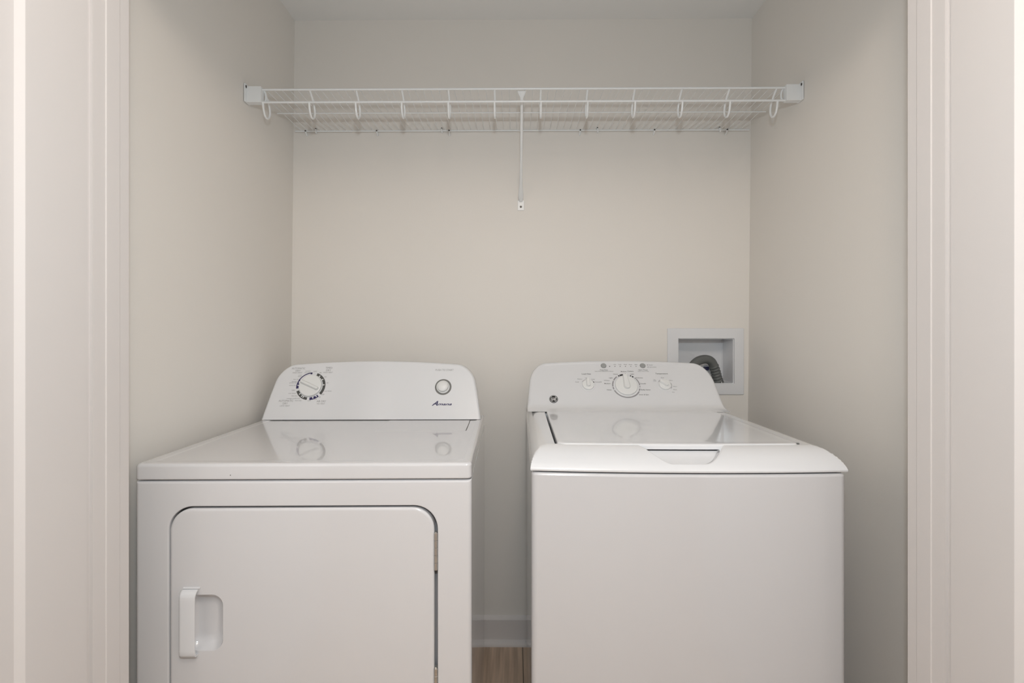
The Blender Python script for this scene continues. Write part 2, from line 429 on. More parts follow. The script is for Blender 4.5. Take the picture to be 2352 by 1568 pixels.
loft(bm, [[Vector((gx0+0.006, -0.0012, gz1+0.0005)), Vector((gx1+0.004, -0.0012, gz1+0.0005)), Vector((gx1+0.004, -0.0012, gz1+0.004)), Vector((gx0+0.006, -0.0012, gz1+0.004))],
          [Vector((gx0+0.006, -0.004, gz1+0.001)), Vector((gx1+0.004, -0.004, gz1+0.001)), Vector((gx1+0.004, -0.004, gz1+0.003)), Vector((gx0+0.006, -0.004, gz1+0.003))]], True, True)
finish('handle_rim', bm, M['plastic'], ddoor)
# hinges
hx = (ex1+dx1)/2
for pz1, pz0 in ((1223.5, 1309), (1534, 1619)):
    z1, z0 = dl(1001, pz1).z, dl(1001, pz0).z
    bm = bmesh.new(); n = 5; L = (z1-z0)/n
    for k in range(n):
        lathe(bm, [(0.0032, 0.0002), (0.0040, 0.0008), (0.0040, L-0.0008), (0.0032, L-0.0002)], 20, Matrix.Translation((hx, 0.0005, z0+k*L)))
    lathe(bm, [(0.0026, 0), (0.0026, z1-z0+0.001), (0.0014, z1-z0+0.002)], 16, Matrix.Translation((hx, 0.0005, z0)))
    box(bm, hx-0.0034, hx+0.0034, 0.002, 0.013, z0+0.001, z1-0.001)
    finish('hinge', bm, M['metal'], dryer, label='steel hinge with five knuckles')
# top panel (worktop) with a shallow dished surface
bm = bmesh.new()
def hring(x0, x1, y0, y1, r, z, n=8): return [Vector((a, b, z)) for a, b in rrect(x0, x1, y0, y1, r, n)]
rc = 0.012; rings = []
for k in range(0, 4):
    a = k/3*pi/2; q = 0.004*(1-sin(a)); rings.append(hring(-hw+q, hw-q, -0.002+q, DD-q, rc-q, ZL0+0.004*(1-cos(a))))
for k in range(0, 7):
    a = k/6*pi/2; q = 0.0075*(1-cos(a)); rings.append(hring(-hw+q, hw-q, -0.002+q, DD-q, rc-q*0.6, ZL1-0.0075+0.0075*sin(a)))
rings.append(hring(-hw+.026, hw-.018, 0.020, DD-.02, 0.012, ZL1))
rings.append(hring(-hw+.029, hw-.021, 0.024, DD-.023, 0.012, ZL1-0.0006)); rings.append(hring(-hw+.034, hw-.026, 0.030, DD-.027, 0.012, ZL1-0.0014))
loft(bm, rings, True, True)
finish('top_panel', bm, M['enamel'], dryer, angle=40)
# lint screen door let into the top panel
def dtop(px, py): return DI @ on_plane(px, py, Vector((0, 0, ZL1-0.0014)), UP)
bm = bmesh.new()
a, b = dtop(860, 990), dtop(1069, 990)
lx0, lx1, ly0, ly1 = a.x, b.x, a.y, 0.590
loft(bm, [hring(lx1-.0002, lx1+.0022, ly0+.006, 0.575, 0.0008, ZL1-0.0013, 3), hring(lx1-.0002, lx1+.0022, ly0+.006, 0.575, 0.0008, ZL1-0.0010, 3)], True, True)
finish('lint_door_gap_shade', bm, M['greyband'], dryer)  # charcoal strip painted as the shaded slit beside the lint door
bm = bmesh.new()
loft(bm, [hring(lx0, lx1, ly0, ly1, 0.003, ZL1-0.0014), hring(lx0+.0004, lx1-.0004, ly0+.0004, ly1, 0.003, ZL1-0.0011), hring(lx0+.0012, lx1-.0012, ly0+.0012, ly1, 0.003, ZL1-0.0009)], True, True)
finish('lint_door', bm, M['enamel'], dryer)
# control console
CA = radians(24.0); CY0 = 0.566
def dprof(h): return CY0 + tan(CA)*h
bm = bmesh.new()
console_shell(bm, lambda h: 0.3655-0.150*h-0.25*h*h, lambda x: 0.1905-0.115*x*x, 0.055, dprof, DD, ZL1+0.0008, inset=0.007)
bmesh.ops.translate(bm, verts=bm.verts, vec=(-0.0045, 0, 0))
dcon = finish('console', bm, M['plastic'], dryer, angle=50)
bm = bmesh.new(); box(bm, -0.30, 0.355, CY0+0.003, DD-0.01, ZL1-0.0013, ZL1+0.0030); finish('console_gap_shade', bm, M['dark'], dryer, False)  # near-black slab stands for shade in the slit under the console
# face frame: local x right, local y up the slope, local z out of the face
def face_matrix(origin, tilt):
    """origin in thing-local space; face leans back by tilt"""
    return Matrix.Translation(origin) @ Matrix.Rotation(pi/2-tilt, 4, 'X')
DF = face_matrix(Vector((0, CY0, ZL1+0.0008)), CA)
DFW = DM @ DF; DFI = DFW.inverted()
def df(px, py):
    q = DFI @ on_plane(px, py, DFW @ Vector((0, 0, 0)), DFW.to_3x3() @ Vector((0, 0, 1))); return q.x, q.y
def put(F_, x, y, rot=0.0, up=0.0): return F_ @ Matrix.Translation((x, y, up)) @ Matrix.Rotation(rot, 4, 'Z')
PXD = 1.70/F   # metres per pixel on the dryer console
# arcs
def arc(bm, F_, cx, cy, r0, r1, a0, a1, up, mi=0, th=0.0002):
    n = max(3, int(abs(a1-a0)/4)); lo = []
    for k in range(n+1):
        a = radians(a0+(a1-a0)*k/n); lo.append((cos(a), sin(a)))
    for i in range(n):
        q = [F_ @ Vector((cx+lo[j][0]*r, cy+lo[j][1]*r, up+th)) for j, r in ((i, r0), (i, r1), (i+1, r1), (i+1, r0))]
        bm.faces.new([bm.verts.new(v) for v in q]).material_index = mi
kx, ky = df(714, 886.5); R1, R0 = 0.0495, 0.0405; RM = 0.0445
bm = bmesh.new()
U = 0.0001
for a0, a1, mi, ra in ((92, 150, 1, 0.0463), (150, 168, 1, 0.0445), (168, 191, 1, 0.0415), (202, 262, 0, R0), (273, 311, 1, R0), (322, 431, 0, R0)):
    arc(bm, DF, kx, ky, ra, R1, a0, a1, U, mi)
arc(bm, DF, kx, ky, 0.0435, R1, 92, 100, U, 1)
for a, mi in ((176, 2), (160, 2), (220, 2), (235, 2), (243, 2), (288, 2), (303, 2), (366, 2), (393, 2), (415, 2)):
    arc(bm, DF, kx, ky, R0-0.0005, 0.0462, a-2.3, a+2.3, U*2, 2)
finish('dial_ring', bm, [M['greyband'], M['navy'], M['white']], dcon, False, label='printed ring of charcoal and navy arcs')
def knob_disc(bm, mtx, r, h, edge=0.003, skirt=0.0, n=64):
    pr = [(r+skirt, 0), (r+skirt, 0.0012)] if skirt else [(r, 0)]
    pr += [(r, 0.002), (r*0.985, h-edge), (r*0.97, h-edge*0.4), (r*0.93, h-edge*0.08), (r*0.88, h), (r*0.5, h+0.0005), (0.0003, h+0.0006)]
    lathe(bm, pr, n, mtx)
def blade(bm, mtx, L0, L1, w0, w1, h0, h1, taper=0.7):
    """rounded grip bar along local x from -L0 to L1"""
    def lp(s, z):
        n = 10; out = []
        for k in range(n+1):
            a = pi/2+pi*k/n; out.append((-L0+w0*s+w0*s*cos(a), w0*s*sin(a)))
        for k in range(n+1):
            a = -pi/2+pi*k/n; out.append((L1-w1*s+w1*s*cos(a), w1*s*sin(a)))
        return [mtx @ Vector((x, y, z)) for x, y in out]
    loft(bm, [lp(1.0, h0), lp(0.96, h0+(h1-h0)*0.3), lp(0.9*taper+.1, h1-(h1-h0)*0.18), lp(taper*0.85, h1-(h1-h0)*0.04), lp(taper*0.6, h1)], True, True)
bm = bmesh.new()
KM = put(DF, kx, ky)
knob_disc(bm, KM, 0.0385, 0.010)
blade(bm, put(DF, kx, ky, radians(-24), 0), 0.034, 0.034, 0.007, 0.007, 0.008, 0.021, 0.55)
finish('timer_knob', bm, M['knob'], dcon, label='large white timer knob with raised grip')
# start button
bx_, by_ = df(1018, 888.5)
bm = bmesh.new()
arc(bm, DF, bx_, by_, 0.0222, 0.0284, 0, 360, U, 0); finish('button_ring', bm, M['ringgrey'], dcon, False, label='grey ring around the start button')
bm = bmesh.new(); lathe(bm, [(0.0222, 0), (0.0222, 0.0012), (0.0208, 0.0020), (0.0196, 0.0012), (0.0192, 0.004), (0.0180, 0.0090), (0.0148, 0.0112), (0.0100, 0.0124), (0.0005, 0.0128)], 48, put(DF, bx_-0.001, by_+0.001))
finish('start_button', bm, M['knob'], dcon, label='round white push button')
# lettering
def letters(bm, F_, fpx, items, pxm, mi=0):
    for s, px, py, hpx, wpx, bold in items:
        x, y = fpx(px, py)
        text_bm(bm, s, put(F_, x, y), hpx*pxm*1.40, bold, 0, mi=mi, width=wpx*pxm if wpx else None, thick=0.0003)
bm = bmesh.new()
letters(bm, DF, df, [('AUTOMATIC', 686, 846, 4.4, 31, 0), ('DRY', 684.5, 851.5, 4.4, 11, 0), ('HIGH HEAT', 683, 856, 3.0, 22, 0),
    ('TIMED', 756, 844.8, 4.4, 16, 0), ('DRY', 754.5, 850.5, 4.4, 11, 0), ('HIGH HEAT', 753.5, 855.2, 3.0, 22, 0),
    ('AUTOMATIC', 657, 920.5, 4.6, 33, 0), ('DRY', 655, 926.5, 4.6, 11, 0), ('LOW HEAT', 654, 932, 3.0, 22, 0),
    ('AIR DRY', 738, 921.5, 4.6, 21, 0), ('NO HEAT', 737, 927, 3.0, 18, 0), ], PXD, 0)
letters(bm, DF, df, [('wrinkle', 707.5, 852, 2.8, 12, 0), ('prevent', 706.5, 855.3, 2.8, 13, 0), ('OFF', 724, 853, 2.8, 7.5, 0), ('80', 736.3, 856, 2.8, 4.5, 0),
    ('60', 747.5, 865.3, 2.8, 4.5, 0), ('40', 752.3, 879.2, 2.8, 4.5, 0), ('cool down', 753, 897.7, 2.8, 17, 0), ('OFF', 741.3, 905.9, 3.0, 7.5, 0),
    ('20', 733.7, 911.7, 2.8, 4.5, 0), ('10', 724.5, 917, 2.8, 4.5, 0), ('OFF', 709.8, 920.2, 2.8, 7.5, 0), ('more dry', 685, 919.6, 2.8, 15, 0),
    ('energy preferred', 673.5, 914.8, 2.8, 29, 0), ('less dry', 676.5, 908.8, 2.8, 13, 0), ('cool down', 671, 903, 2.8, 17, 0), ('OFF', 674, 896.4, 2.8, 7.5, 0),
    ('more dry', 672, 884.7, 2.8, 15, 0), ('preferred', 673.5, 878.9, 2.8, 16, 0), ('energy', 676, 875.6, 2.8, 12, 0), ('less dry', 680.5, 871, 2.8, 13, 0),
    ('down', 688.5, 864.2, 2.8, 8.5, 0), ('cool', 689.5, 861.2, 2.8, 7, 0)], PXD, 0)
finish('printed_lettering', bm, [M['inkgrey']], dcon, False, label='small grey printed lettering')
bm = bmesh.new(); letters(bm, DF, df, [('PUSH TO START', 1021, 849.8, 4.6, 42, 0)], PXD, 0)
finish('start_button_lettering', bm, [M['inkgrey']], dcon, False, label='grey lettering PUSH TO START')
bm = bmesh.new()
lx, ly = df(1016.5, 928)
text_bm(bm, 'mana', put(DF, df(1020.5, 928.6)[0], ly), 0.0125, 0.022, 0.45, width=0.0485, thick=0.0004)
text_bm(bm, 'A', put(DF, df(998.5, 927.2)[0], df(998.5, 926.6)[1]), 0.0225, 0.022, 0.55, width=0.0215, thick=0.0004)
for q in (((995, 927.4), (1004, 926.6)),):
    (a, b), (c, d) = [df(*k) for k in q]
    bm.faces.new([bm.verts.new(DF @ Vector(v)) for v in ((a, b-.0007, .0004), (c, d-.0007, .0004), (c, d+.0006, .0004), (a, b+.0006, .0004))])
finish('logo', bm, M['navy'], dcon, False, label='slanted dark navy script logo')
# a few chips in the enamel
bm = bmesh.new()
for px, py, r in ((529, 1091, 0.0011),):
    q = dl(px, py, -0.0021)
    lathe(bm, [(r, 0), (r*0.9, 0.0003)], 10, Matrix.Translation((q.x, -0.0020, q.z)) @ Matrix.Rotation(pi/2, 4, 'X'))
finish('paint_chip', bm, M['greyband'], dryer, False, label='tiny dark chip on the front edge')

# ================================================================== WASHER
WT = 1.083
p = at_t(1581.5, HORIZ, WT); WTH = radians(-0.45)
washer = thing('washing_machine', 'white top-loading washing machine with closed lid and three console dials, right of the dryer', 'washing machine', (p.x, p.y, 0), WTH)
WM = Matrix.Translation((p.x, p.y, 0)) @ Matrix.Rotation(WTH, 4, 'Z'); WI = WM.inverted()
ww = 0.3430; WD = 0.735
def bow(x): return -0.014*max(0.0, 1-(x/ww)**2)
def bowed(pts, z, amt=1.0):
    out = []
    for x, y in pts:
        k = max(0.0, 1-y/0.35); out.append(Vector((x, y+bow(x)*k*amt, z)))
    return out
bm = bmesh.new(); rings = []
rings.append(bowed(rrect(-ww+.004, ww-.004, .004, WD, 0.012, 6, 24), 0.02))
rings.append(bowed(rrect(-ww, ww, 0, WD, 0.014, 6, 24), 0.024))
rings.append(bowed(rrect(-ww, ww, 0, WD, 0.014, 6, 24), 0.45))
for k in range(0, 6):
    a = k/5*pi/2; q = 0.007*(1-cos(a)); rings.append(bowed(rrect(-ww+q, ww-q, q, WD-q, 0.014-q*.5, 6, 24), 0.8925-0.007+0.007*sin(a)))
loft(bm, rings, True, True)
finish('cabinet', bm, M['washer_enamel'], washer)
for fx in (-0.30, 0.30):
    for fy in (0.05, 0.68):
        bm = bmesh.new(); lathe(bm, [(0.022, 0), (0.022, 0.014), (0.012, 0.021)], 24, Matrix.Translation((fx, fy, 0))); finish('foot', bm, M['dark'], washer)
bm = bmesh.new(); loft(bm, [bowed(rrect(-ww+.010, ww-.010, .010, WD-.010, 0.012, 6, 24), z) for z in (0.890, 0.899)], True, True); finish('gap_shade', bm, M['dark'], washer, False)  # near-black filler paints the shade in the seam below the top cover
# top cover: a height field with rolled edges, the well for the lid and the finger scoop
ZT0, ZT1 = 0.8955, 0.940
def wtop(px, py, z=ZT1): return WI @ on_plane(px, py, Vector((0, 0, z)), UP)
LX0, LX1 = -0.2805, 0.2805; LY0, LY1 = 0.0770, 0.560
q0, q1 = wtop(1254.5, 948).x, wtop(1273, 1014).x
SC = 0.004      # scoop centre
def grid_vals(a, b, brk, step):
    vals = set([a, b]); vals.update(brk)
    n = int((b-a)/step); vals.update(a+(b-a)*k/n for k in range(n+1)); v = sorted(vals)
    out = [v[0]]
    for k in v[1:]:
        if k-out[-1] > 0.00045 or k in brk:
            if k in brk and k-out[-1] <= 0.00045 and out[-1] not in brk and out[-1] != a: out[-1] = k
            else: out.append(k)
    return out
ex = [0.0001, 0.0006, 0.0015, 0.003, 0.005, 0.008, 0.012, 0.017, 0.023, 0.030, 0.038, 0.046]
ey = [0.0001, 0.0006, 0.0015, 0.003, 0.005, 0.008, 0.012, 0.016, 0.021, 0.026, 0.032, 0.038, 0.045, 0.052, 0.060, 0.068, 0.0755, 0.0765]
xs = grid_vals(-ww, ww, [-ww+e for e in ex]+[ww-e for e in ex]+[LX0-.0045, LX0-.0035, LX1+.0012, LX1+.0022]+[SC+k*0.0011 for k in range(-102, 103)], 0.02)
ys = grid_vals(0, WD, ey+[LY0+.0002, LY0+.0012, LY0+.0295, LY0+.0305, LY1, LY1+.001]+[0.008+k*0.0012 for k in range(56)]+[WD-e for e in ex[:9]], 0.025)
def smooth(t): t = max(0, min(1, t)); return t*t*(3-2*t)
def deck_z(x, y):
    dx = min(1, (ww-abs(x))/0.042); dy = min(1, y/0.078); dyb = min(1, (WD-y)/0.02)
    fx = (1-(1-dx)**2.2)**0.55; fy = (1-(1-dy)**1.75)**0.80; fb = sqrt(max(0, 1-(1-dyb)**2))
    k = 0.02
    a, b = min(fx, fb), fy
    h = min(a, b)
    d = abs(a-b)
    if d < k: h -= (k-d)**2/(4*k)
    base = 0.0045
    z = ZT0 + base + (ZT1-ZT0-base)*max(0, h)
    # finger scoop in the front edge, running on under the lid's lip
    m = 0.0
    if y < LY0+0.030:
        s = max(0.0, min(1.0, (y-0.011)/(LY0-0.011)))
        e = (0.044+0.057*s**0.62-abs(x-SC))/(0.012 if x < SC else 0.020)
        m = smooth(e)
        zs = 0.9120+0.0140*s-0.0030*sin(pi*s)
    if y < LY0+0.0005:
        if m > 0: z = z*(1-m)+min(z, zs)*m
    if LX0-.0040 < x < LX1+.0017 and LY0+.0007 < y < LY1+.0005: z = 0.9225 if m > 0.5 else 0.9040
    return z
bm = bmesh.new(); grid = []
def bowy(x, y): return y+bow(x)*max(0.0, 1-y/0.35)
for y in ys:
    grid.append([bm.verts.new((x, bowy(x, y), deck_z(x, y))) for x in xs])
for a, b in zip(grid[:-1], grid[1:]):
    for i in range(len(xs)-1): bm.faces.new((a[i], a[i+1], b[i+1], b[i]))
edge = [grid[0][i] for i in range(len(xs))] + [grid[j][-1] for j in range(1, len(ys))] + [grid[-1][i] for i in range(len(xs)-2, -1, -1)] + [grid[j][0] for j in range(len(ys)-2, 0, -1)]
prev = edge
for q, z in ((0.0, ZT0+0.0020), (0.0012, ZT0+0.0004), (0.004, ZT0)):
    nxt = []
    for v in edge:
        x = max(-ww+q, min(ww-q, v.co.x)); y = v.co.y
        if v.co.y < 0.02: y = max(y, bowy(x, 0)+q) if abs(v.co.y-bowy(v.co.x, 0)) < 1e-5 else y
        nxt.append(bm.verts.new((x, min(y, WD-q), z)))
    for i in range(len(edge)):
        j = (i+1) % len(edge)
        try: bm.faces.new((prev[i], prev[j], nxt[j], nxt[i]))
        except ValueError: pass
    prev = nxt
bm.faces.new(prev)
bmesh.ops.scale(bm, vec=(1.006, 1, 1), verts=bm.verts)
finish('top_cover', bm, M['plastic'], washer, angle=42)
# lid
def lring(q, z, r=0.016, fr=0.0):
    pts = rrect(LX0+q, LX1-q, LY0+q+fr-0.004, LY1-0.002-q*.5, (r, r, 0.004, 0.004), 8, 24)
    return bowed(pts, z)
ZL = 0.9425
bm = bmesh.new(); rings = [lring(0.004, 0.9290, fr=.002), lring(0.0010, 0.9292), lring(0.0, 0.9300)]
for k in range(0, 7):
    a = k/6*pi/2; q = 0.0055*(1-cos(a)); rings.append(lring(q, ZL-0.0055+0.0055*sin(a)))
rings.append(lring(0.012, ZL)); rings.append(lring(0.014, ZL-0.0002)); rings.append(lring(0.03, ZL-0.0007))
loft(bm, rings, True, True)
finish('lid', bm, M['plastic'], washer, angle=40)
# hinge pin cover dot at the lid's rear left
bm = bmesh.new(); lathe(bm, [(0.003, -0.003), (0.003, 0.0004)], 12, Matrix.Translation((LX0-0.001, LY1-0.003, ZT1))); finish('hinge_pin', bm, M['dark'], washer, False)
q = wtop(1837.5, 1020, 0.9415)
bm = bmesh.new(); lathe(bm, [(0.0030, -0.003), (0.0030, 0.0002), (0.0018, 0.0006)], 14, Matrix.Translation((LX1+0.0012, LY0+0.004, 0.9415))); finish('lid_bumper', bm, M['ringgrey'], washer, label='tiny grey bumper at the corner of the lid')
# console
TB = 0.560
def wprof(h):
    P0, P1, P2 = (TB, 0.0), (TB+0.047, 0.0), (TB+0.0627, 0.020)
    if h < P2[1]:
        s = sqrt(max(h, 0)/P2[1]); return (1-s)**2*P0[0]+2*s*(1-s)*P1[0]+s*s*P2[0]
    return TB+0.047+h*0.784
bm = bmesh.new()
CZ = ZT1+0.0006
def wW(h): return 0.3375-0.115*min(h, 0.11)-0.02*max(0, h-0.11)
console_shell(bm, wW, lambda x: 0.1600-0.10*x*x, 0.062, wprof, WD, CZ, inset=0.010, nv=30)
bmesh.ops.translate(bm, verts=bm.verts, vec=(-0.0055, 0, 0))
wcon = finish('console', bm, M['plastic'], washer, angle=55)
WCA = math.atan(0.784)
WF = face_matrix(Vector((0, TB+0.047, CZ)), WCA)
WFW = WM @ WF; WFI = WFW.inverted()
def wf(px, py):
    q = WFI @ on_plane(px, py, WFW @ Vector((0, 0, 0)), WFW.to_3x3() @ Vector((0, 0, 1))); return q.x, q.y
PXW = 1.77/F
# dial rings
mx_, my_ = wf(1438.3, 886.2)
bm = bmesh.new()
lathe(bm, [(0.0498, 0), (0.0498, 0.0012), (0.0485, 0.0022), (0.0450, 0.0022), (0.0435, 0.0006)], 64, put(WF, mx_, my_), cap1=True)
finish('cycle_dial_bezel', bm, M['plastic'], wcon)
bm = bmesh.new()
for a0, a1, mi, r0, r1 in ((98, 113, 1, .0436, .0492), (115, 120, 1, .0436, .0492), (50, 57, 1, .0440, .0488), (61, 66, 1, .0440, .0486), (128, 152, 0, .0455, .0492), (156, 184, 0, .0455, .0492), (187, 198, 0, .0455, .0492), (204, 330, 0, .0458, .0495), (334, 345, 0, .0455, .0492), (352, 357, 0, .0455, .0492), (2, 36, 0, .0458, .0492), (38, 44, 0, .0455, .0492)):
    arc(bm, WF, mx_, my_, r0, r1, a0, a1, 0.0022, mi)
finish('cycle_dial_marks', bm, [M['silver'], M['black']], wcon, False)
bm = bmesh.new(); knob_disc(bm, put(WF, mx_, my_), 0.0395, 0.009)
blade(bm, put(WF, mx_, my_, radians(93), 0), 0.018, 0.0415, 0.0125, 0.0085, 0.007, 0.020, 0.75)
bmk = finish('cycle_knob', bm, M['knob'], wcon, label='large white cycle knob pointing up')
bm = bmesh.new(); arc(bm, put(WF, mx_, my_, radians(93)), 0.0385, 0, 0, 0.0012, 0, 360, 0.0203, 0)
finish('pointer_mark', bm, M['ink'], bmk, False)
for nm, px, py, rot, lab in (('load_size_knob', 1350.8, 884.2, 91, 'small white load size knob pointing up'), ('temperature_knob', 1526.8, 884.2, 141, 'small white temperature knob pointing to upper left')):
    x, y = wf(px, py)
    bm = bmesh.new(); lathe(bm, [(0.0265, 0), (0.0262, 0.0006), (0.0235, 0.0010)], 48, put(WF, x, y)); bz = finish('dial_bezel', bm, M['plastic'], wcon)
    bm = bmesh.new(); knob_disc(bm, put(WF, x, y), 0.0208, 0.0075, edge=0.002)
    blade(bm, put(WF, x, y, radians(rot), 0), 0.0110, 0.0215, 0.0078, 0.0062, 0.006, 0.0165, 0.78)
    k = finish(nm, bm, M['knob'], wcon, label=lab)
    bm = bmesh.new()
    if nm[0] == 'l':
        arcs = ((103, 148, 0, .0228, .0242), (40, 56, 0, .0228, .0245), (24, 36, 1, .0225, .0255))
    else:
        arcs = ((120, 146, 0, .0228, .0245), (24, 68, 0, .0228, .0238), (-10, 20, 0, .0232, .0246), (-38, -14, 0, .0228, .0246))
    for a0, a1, mi, r0, r1 in arcs: arc(bm, WF, x, y, r0, r1, a0, a1, 0.0011, mi)
    finish('dial_marks', bm, [M['silver'], M['black']], wcon, False)
for px in (1386.2, 1476.0):
    x, y = wf(px, 839.8)
    bm = bmesh.new(); lathe(bm, [(0.0105, 0), (0.0105, 0.0010), (0.0095, 0.0012), (0.0095, 0.0028), (0.0082, 0.0040), (0.0002, 0.0030)], 32, put(WF, x, y))
    finish('push_button', bm, M['greybutton'], wcon, label='small round grey push button')
WTEXT = [('Load Size', 1346.5, 858.6, 3.6, 21, 0.012), ('Temperature', 1519.5, 858.0, 3.6, 28.5, 0.012), ('Colors', 1448, 852.6, 3.6, 13.5, 0.012),
    ('Medium', 1432.3, 853.2, 2.8, 13, 0.01), ('Heavy', 1413.6, 859.0, 2.8, 10.5, 0.01), ('Light', 1451.8, 858.9, 2.8, 8.5, 0.01), ('Light', 1403, 867.6, 2.8, 8.5, 0.01),
    ('Medium', 1395.2, 880.7, 2.8, 14, 0.01), ('Heavy', 1399.2, 895.1, 2.8, 10.5, 0.01), ('Delicates', 1468.5, 867.4, 2.8, 15.5, 0.01), ('Casuals', 1476.8, 880.7, 2.8, 13, 0.01),
    ('Bulky Items', 1483, 895, 2.8, 21, 0.01), ('Drain & Spin', 1479, 906.2, 2.8, 21.5, 0.01),
    ('Deep Rinse', 1387, 849.4, 2.8, 18, 0.01), ('Select When Adding Fabric Softener', 1387.5, 852.6, 2.2, 43, 0), ('Start / Pause', 1477, 849.4, 2.8, 21, 0.01), ('Hold 3 Secs to Stop', 1477.5, 852.6, 2.2, 25, 0),
    ('Fill', 1412, 837.0, 2.4, 4.6, 0), ('Soak', 1423.8, 837.0, 2.4, 6.6, 0), ('Wash', 1436.2, 837.0, 2.4, 7.4, 0), ('Rinse', 1448.2, 837.0, 2.4, 7.4, 0), ('Spin', 1460.7, 837.0, 2.4, 6.4, 0),
    ('Pause', 1494.5, 838, 2.4, 8.5, 0), ('Lid Locked', 1499.3, 842.9, 2.4, 15.5, 0),
    ('Medium', 1331.7, 870.4, 2.5, 10.5, 0), ('Small', 1325.5, 877.2, 2.5, 7.8, 0), ('Large', 1362.2, 870.6, 2.5, 7.5, 0), ('PreciseFill', 1374.5, 877.2, 2.5, 14, 0),
    ('Cool', 1521.5, 867.2, 2.5, 6.8, 0), ('Warm', 1541, 873.6, 2.5, 6.8, 0), ('Warm', 1550.7, 887.4, 2.5, 8.5, 0), ('Warm', 1550.3, 894.7, 2.5, 8, 0), ('Hot', 1546.6, 900.4, 2.5, 5, 0),
    ('Tap', 1503, 872.0, 2.3, 4.5, 0), ('Cold', 1503.8, 874.7, 2.3, 6.5, 0), ('Large', 1346, 867.6, 2.3, 4.6, 0)]
WDOTS = ((1400.3, 841.2, .0019), (1412.5, 841.2, .0017), (1424.5, 841.2, .0017), (1436.6, 841.2, .0017), (1448.8, 841.2, .0015), (1460.9, 841.2, .0015), (1487.4, 838, .0016), (1488.2, 842.8, .0016))
def wgroup(px, py):
    if py < 846: return 'status_lettering' if px > 1480 else 'cycle_stage_lettering'
    if py < 853 and px < 1410: return 'rinse_button_lettering'
    if py < 853 and px > 1460: return 'pause_button_lettering'
    if px < 1384: return 'load_size_lettering'
    if px > 1499: return 'temperature_lettering'
    return 'cycle_dial_lettering'
for g in ('status_lettering', 'cycle_stage_lettering', 'rinse_button_lettering', 'pause_button_lettering', 'load_size_lettering', 'temperature_lettering', 'cycle_dial_lettering'):
    bm = bmesh.new()
    letters(bm, WF, wf, [t for t in WTEXT if wgroup(t[1], t[2]) == g], PXW, 0)
    for px, py, r in WDOTS:
        if wgroup(px, py) == g: x, y = wf(px, py); arc(bm, WF, x, y, 0, r, 0, 360, 0.0001, 0)
    if g == 'cycle_dial_lettering':
        x, y = wf(1393.5, 873.6); text_bm(bm, 'Whites', put(WF, x, y), 3.0*PXW*1.4, 0.01, 0, width=13*PXW, mi=1, thick=0.0003)
    finish(g, bm, [M['ink'], M['silver']], wcon, False, label='small dark printed lettering')
# round black emblem with white swirls
gx_, gy_ = wf(1271.6, 916.4)
# the emblem sits low on the face, where the skin starts to curve: set it just proud of the skin
bm = bmesh.new(); lathe(bm, [(0.0150, -0.001), (0.0150, 0.0010), (0.0146, 0.0014)], 48, put(WF, gx_, gy_, 0, 0.0)); emb = finish('emblem', bm, M['black'], wcon, label='round black emblem with white monogram')
bm = bmesh.new(); EU = 0.0016
arc(bm, WF, gx_, gy_, 0.0126, 0.0134, 0, 360, EU-.0002)
for a in (45, 135, 225, 315):
    cx, cy = gx_+0.0118*cos(radians(a)), gy_+0.0118*sin(radians(a))
    arc(bm, WF, cx, cy, 0.0018, 0.0026, a+60, a+300, EU-.0002)
for sx in (-1, 1):
    arc(bm, WF, gx_+sx*0.0045, gy_, 0.0036, 0.0047, 60, 330, EU-.0002)
    arc(bm, WF, gx_+sx*0.0045-0.001, gy_-0.0060, 0.0014, 0.0022, -200, 20, EU-.0002)
text_bm(bm, 'GE', put(WF, gx_, gy_, 0, EU), 0.0125, 0.01, 0.35, width=0.0175)
finish('monogram', bm, M['white'], emb, False)

# ================================================================== WIRE SHELF
SZ = 1.985; SZ2 = 1.9435; SY = 1.592; SYB = 1.918
p0 = Vector((0, 0, 0))
shelf = thing('wire_shelf', 'long white wire shelf with looped front rail, fixed across the upper back wall', 'shelf', (0, YB, SZ))
OFF = Vector((0, -YB, -SZ))
def S(x, y, z): return Vector((x, y, z))+OFF
sxl, sxr = XL(SZ)+0.022, XR(SZ)-0.022
for nm, y, z, r, a, b in (('front_rail', SY, SZ, 0.0033, sxl, sxr), ('lower_front_rail', SY-0.002, SZ2, 0.0033, sxl, sxr),
                          ('rear_rail', SYB, SZ+0.001, 0.0030, XL(SZ)+0.012, XR(SZ)-0.012), ('middle_rail', 1.755, SZ-0.003, 0.0019, XL(SZ)+0.02, XR(SZ)-0.03)):
    bm = bmesh.new(); tube(bm, [S(a, y, z), S(0, y, z), S(b, y, z)], r, 12); finish(nm, bm, M['wire'], shelf)
bm = bmesh.new()
n = int((sxr-sxl-0.02)/0.0254)
for k in range(n+1):
    x = sxl+0.012+k*0.0254
    tube(bm, [S(x, SYB+0.001, SZ+0.004), S(x, 1.75, SZ+0.004), S(x, SY+0.004, SZ+0.0035)] + [S(x, SY+0.0002, SZ+0.002)], 0.0010, 6)
finish('deck_wires', bm, M['wire'], shelf)
hook_px = (604.5, 710.5, 817, 922.5, 1029.5, 1136, 1242.5, 1350, 1459, 1567.5, 1677, 1785.5)
loop_pts = [(SY-0.002, SZ2), (SY+0.002, 1.925), (SY+0.008, 1.911), (SY+0.018, 1.9035), (SY+0.030, 1.905), (SY+0.040, 1.914), (SY+0.044, 1.930), (SY+0.040, 1.947), (SY+0.026, 1.966), (SY+0.004, SZ)]
